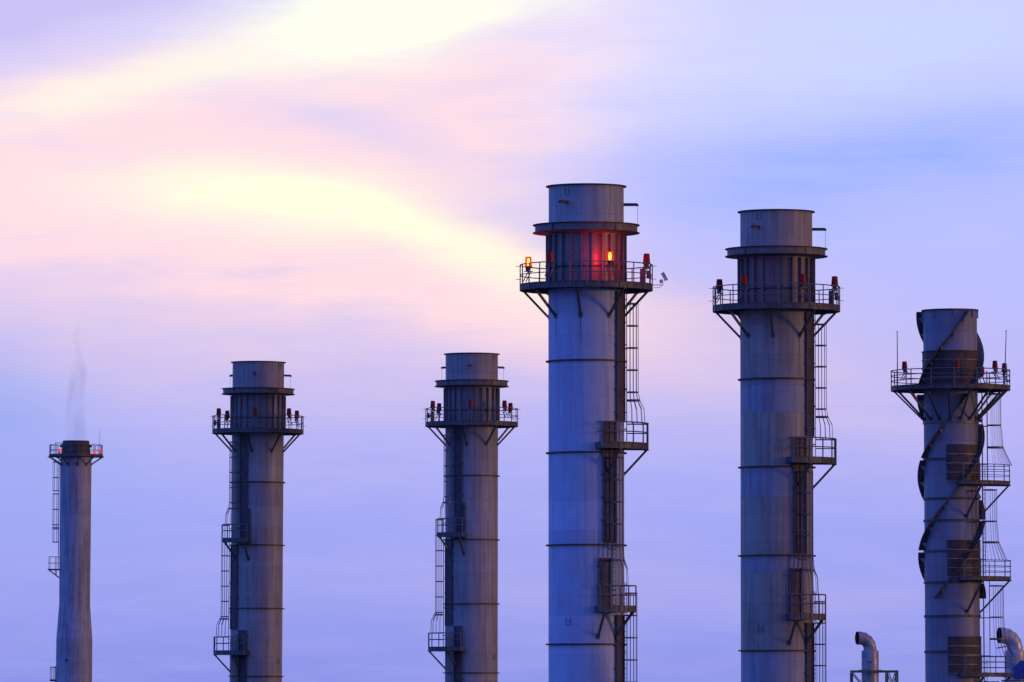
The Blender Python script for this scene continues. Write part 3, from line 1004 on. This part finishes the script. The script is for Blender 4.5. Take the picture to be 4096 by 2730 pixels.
# smoke rising from the slim chimney
def smoke():
    s = 40.0
    pts = [(304, 1768, 36), (303, 1700, 40), (302, 1640, 37), (305, 1580, 32), (307, 1520, 33), (313, 1480, 34), (321, 1430, 14), (310, 1385, 12), (300, 1345, 13),
           (318, 1305, 13), (340, 1275, 12), (336, 1245, 10), (312, 1222, 9), (296, 1215, 5)]
    d = chim.location.y
    o = at(pts[0][0], pts[0][1], d)
    vs, fs = [], []
    n = 20
    for px, py, hw in pts:
        c = at(px, py, d) - o
        for k in range(n):
            t = 2 * PI * k / n
            q = 1 + .10 * math.sin(3 * t + py * .05) + .06 * math.sin(5 * t - py * .03)
            vs.append((c.x + math.cos(t) * hw / s * q * 1.15, math.sin(t) * hw / s * q * 1.15, c.z))
    for i in range(len(pts) - 1):
        for k in range(n):
            k2 = (k + 1) % n
            fs.append((i * n + k, i * n + k2, (i + 1) * n + k2, (i + 1) * n + k))
    fs.append(tuple(range(n))[::-1])
    fs.append(tuple((len(pts) - 1) * n + k for k in range(n)))
    m, t, out = newmat('thin_smoke')
    oc = t.n('ShaderNodeTexCoord').outputs['Object']
    nz = t.noise(t.mapping(oc, scale=(1, 1, .35)), 1.1, 3, .55)
    sx = t.n('ShaderNodeSeparateXYZ')
    t.put(sx.inputs[0], oc)
    dens = t.m('MULTIPLY', t.rng(nz, .40, .60, 0.12, 1), t.rng(sx.outputs[2], 0, 14.5, .11, .13))
    v = t.n('ShaderNodeVolumePrincipled')
    v.inputs['Color'].default_value = (.11, .18, .5, 1)
    t.put(v.inputs['Density'], dens)
    v.inputs['Anisotropy'].default_value = .2
    t.put(out.inputs['Volume'], v.outputs[0])
    ob = MB().add(vs, fs).build('smoke_plume', m)
    ob.location = o
    ob['label'] = 'thin grey smoke wisp rising from the slim left chimney'
    ob['category'] = 'smoke'
    ob['kind'] = 'stuff'


smoke()


# ------------------------------------------------------------------ vents and frame at the lower right
def gooseneck(name, label, px, py_shoulder, py_elbow, s, k, mat, turn=180):
    d = FPX / s
    c = at(px, py_shoulder, d)
    root = empty(name, (c.x, c.y, 0), label, 'vent', 'gooseneck roof vents')
    root.rotation_euler = (0, 0, R(17))
    z = c.z
    rb, rn = .545 * k, .40 * k
    MB().lathe([(rb, 0.0), (rb, z - .9 * k)], 40).build('lower_pipe', mat, root)
    MB().lathe([(rb - .01, z - .9 * k), (rb, z - .89 * k), (rb, z - .06 * k), (rb - .05 * k, z), (rn, z + .01)], 40).build('pipe', mat, root)
    # mitred elbow
    pts = []
    er = .68 * k
    for i in range(5):
        t = R(i * 22.5)
        pts.append(Vector((-(er - er * math.cos(t)) * 1.0, 0, z + .09 * k + er * math.sin(t))))
    pts = [Vector((0, 0, z))] + pts
    last = pts[-1] + Vector((-.17 * k, 0, 0))
    pts.append(last)
    MB().tube(pts, rn, 28, caps=False, r2=rn * 1.04).build('elbow', mat, root, True, 12)
    for i, p in enumerate(pts[1:]):
        q = (pts[i + 2] - pts[i + 1]).normalized() if i + 2 < len(pts) else (pts[-1] - pts[-2]).normalized()
        MB().tube([p - q * .018 * k, p + q * .018 * k], rn * 1.055, 28, caps=False).build('elbow_seam', mat, root)
    MB().tube(pts, rn * .95, 28, caps=False, r2=rn * .99).build('elbow_liner', M_black, root)
    MB().lathe([(rn, z + .10 * k), (rn + .02 * k, z + .10 * k), (rn + .02 * k, z + .16 * k), (rn, z + .16 * k)], 32).build('seam_band', mat, root)
    MB().box((-.22 * k, -rb, z - .75 * k), (.2 * k, .06, .09 * k)).build('name_plate', M_steel, root, False)
    for a in (-95, 85, -30):
        MB().box((0, 0, 0), (.18 * k, .22 * k, .16 * k)).build('support_lug', M_steel, root, False).matrix_basis = rotz(a, rb + .06, z - 1.32 * k)
    return root, z, d


v1, vz, vd = gooseneck('gooseneck_vent', 'grey gooseneck vent standing in green frame, left of spiral straked stack', 3480.3, 2602, 2530, 63, 1.0, M_duct)
v2, vz2, vd2 = gooseneck('gooseneck_vent', 'pale larger gooseneck vent at right edge, behind the straked stack landing', 4060, 2602, 2530, 52, 1.48, M_duct2)
if True:
    s = FPX / vd
    c0 = at(3403, 2687, vd)
    c1 = at(3590, 2687, vd)
    z = c0.z
    w = c1.x - c0.x
    fr = empty('steel_frame', (c0.x + w / 2, vd, 0), 'green braced steel frame around the small gooseneck vent', 'frame')
    dp = 2.0
    for y in (-dp / 2, dp / 2):
        MB().box((0, y, z), (w, .1, .14)).build('beam', M_green, fr, False)
        for x in (-w / 2 + .05, w * .27, w / 2 - .05):
            MB().box((x, y, z / 2 - .04), (.1, .11, z - .1)).build('post', M_green, fr, False)
        for xa, xb in ((-w / 2 + .1, -.2), (w / 2 - .1, w * .3)):
            MB().bar((xa, y, z - .1), (xb, y, z - 1.5), .06, .06).build('diagonal', M_green, fr, False)
            MB().bar((xb, y, z - .1), (xa, y, z - 1.5), .06, .06).build('diagonal', M_green, fr, False)
    for x in (-w / 2 + .05, w * .27, w / 2 - .05):
        MB().box((x, 0, z - .02), (.1, dp - .12, .12)).build('beam', M_green, fr, False)
    # flood light by the bigger vent
    c = at(4012, 2589, vd2 - 2)
    fl = empty('flood_light', (c.x, c.y, c.z), 'slim tilted grey flood light beside the pale gooseneck vent', 'lamp')
    T = Matrix.Rotation(R(-10), 3, 'Y')
    MB().box((0, 0, 0), (1.0, .2, .10), T).build('lamp_housing', M_ridge, fl, False)
    MB().tube([(.35, 0, .02), (.75, .9, -.5), (.9, 2, -.6)], .04, 6).build('lamp_arm', M_galv, fl)
    # navy housing at the right edge
    c = at(4090, 2716, FPX / 66)
    nb = empty('equipment_housing', (c.x, c.y, 0), 'dark navy equipment housing with chamfered top at the right edge', 'equipment')
    zz = c.z
    k = 1 / 66.
    prof = [(-37, 22), (-40, 62), (-30, 70), (-12, 92), (30, 96), (52, 72), (56, 22), (46, -4), (-28, -4)]
    vs = [(x * k, y, zz + yy * k * .78) for y in (-.7, .7) for x, yy in prof]
    n = len(prof)
    MB().add(vs, [tuple(range(n)), tuple(range(n, 2 * n))[::-1]] + [(i, i + n, (i + 1) % n + n, (i + 1) % n) for i in range(n)]).build('casing', M_navy, nb, False)
    MB().box((0, 0, zz / 2 - .1), (.5, .9, zz - .2)).build('pedestal', M_steel, nb, False)
    MB().box((-.25, 0, zz - .12), (1.95, 1.6, .1)).build('base_plate', M_green, nb, False)

# ------------------------------------------------------------------ ground (below the frame)
m, t, out = newmat('gravel_ground')
oc = t.n('ShaderNodeTexCoord').outputs['Object']
g = t.noise(oc, .08, 8, .65)
principled(t, out, Base_Color=t.mix(g, (.10, .095, .085, 1), (.17, .16, .14, 1)), Roughness=.95)
gnd = MB().add([(-12000, -3000, 0), (12000, -3000, 0), (12000, 20000, 0), (-12000, 20000, 0)], [(0, 1, 2, 3)]).build('ground', m, None, False)
gnd['kind'] = 'structure'
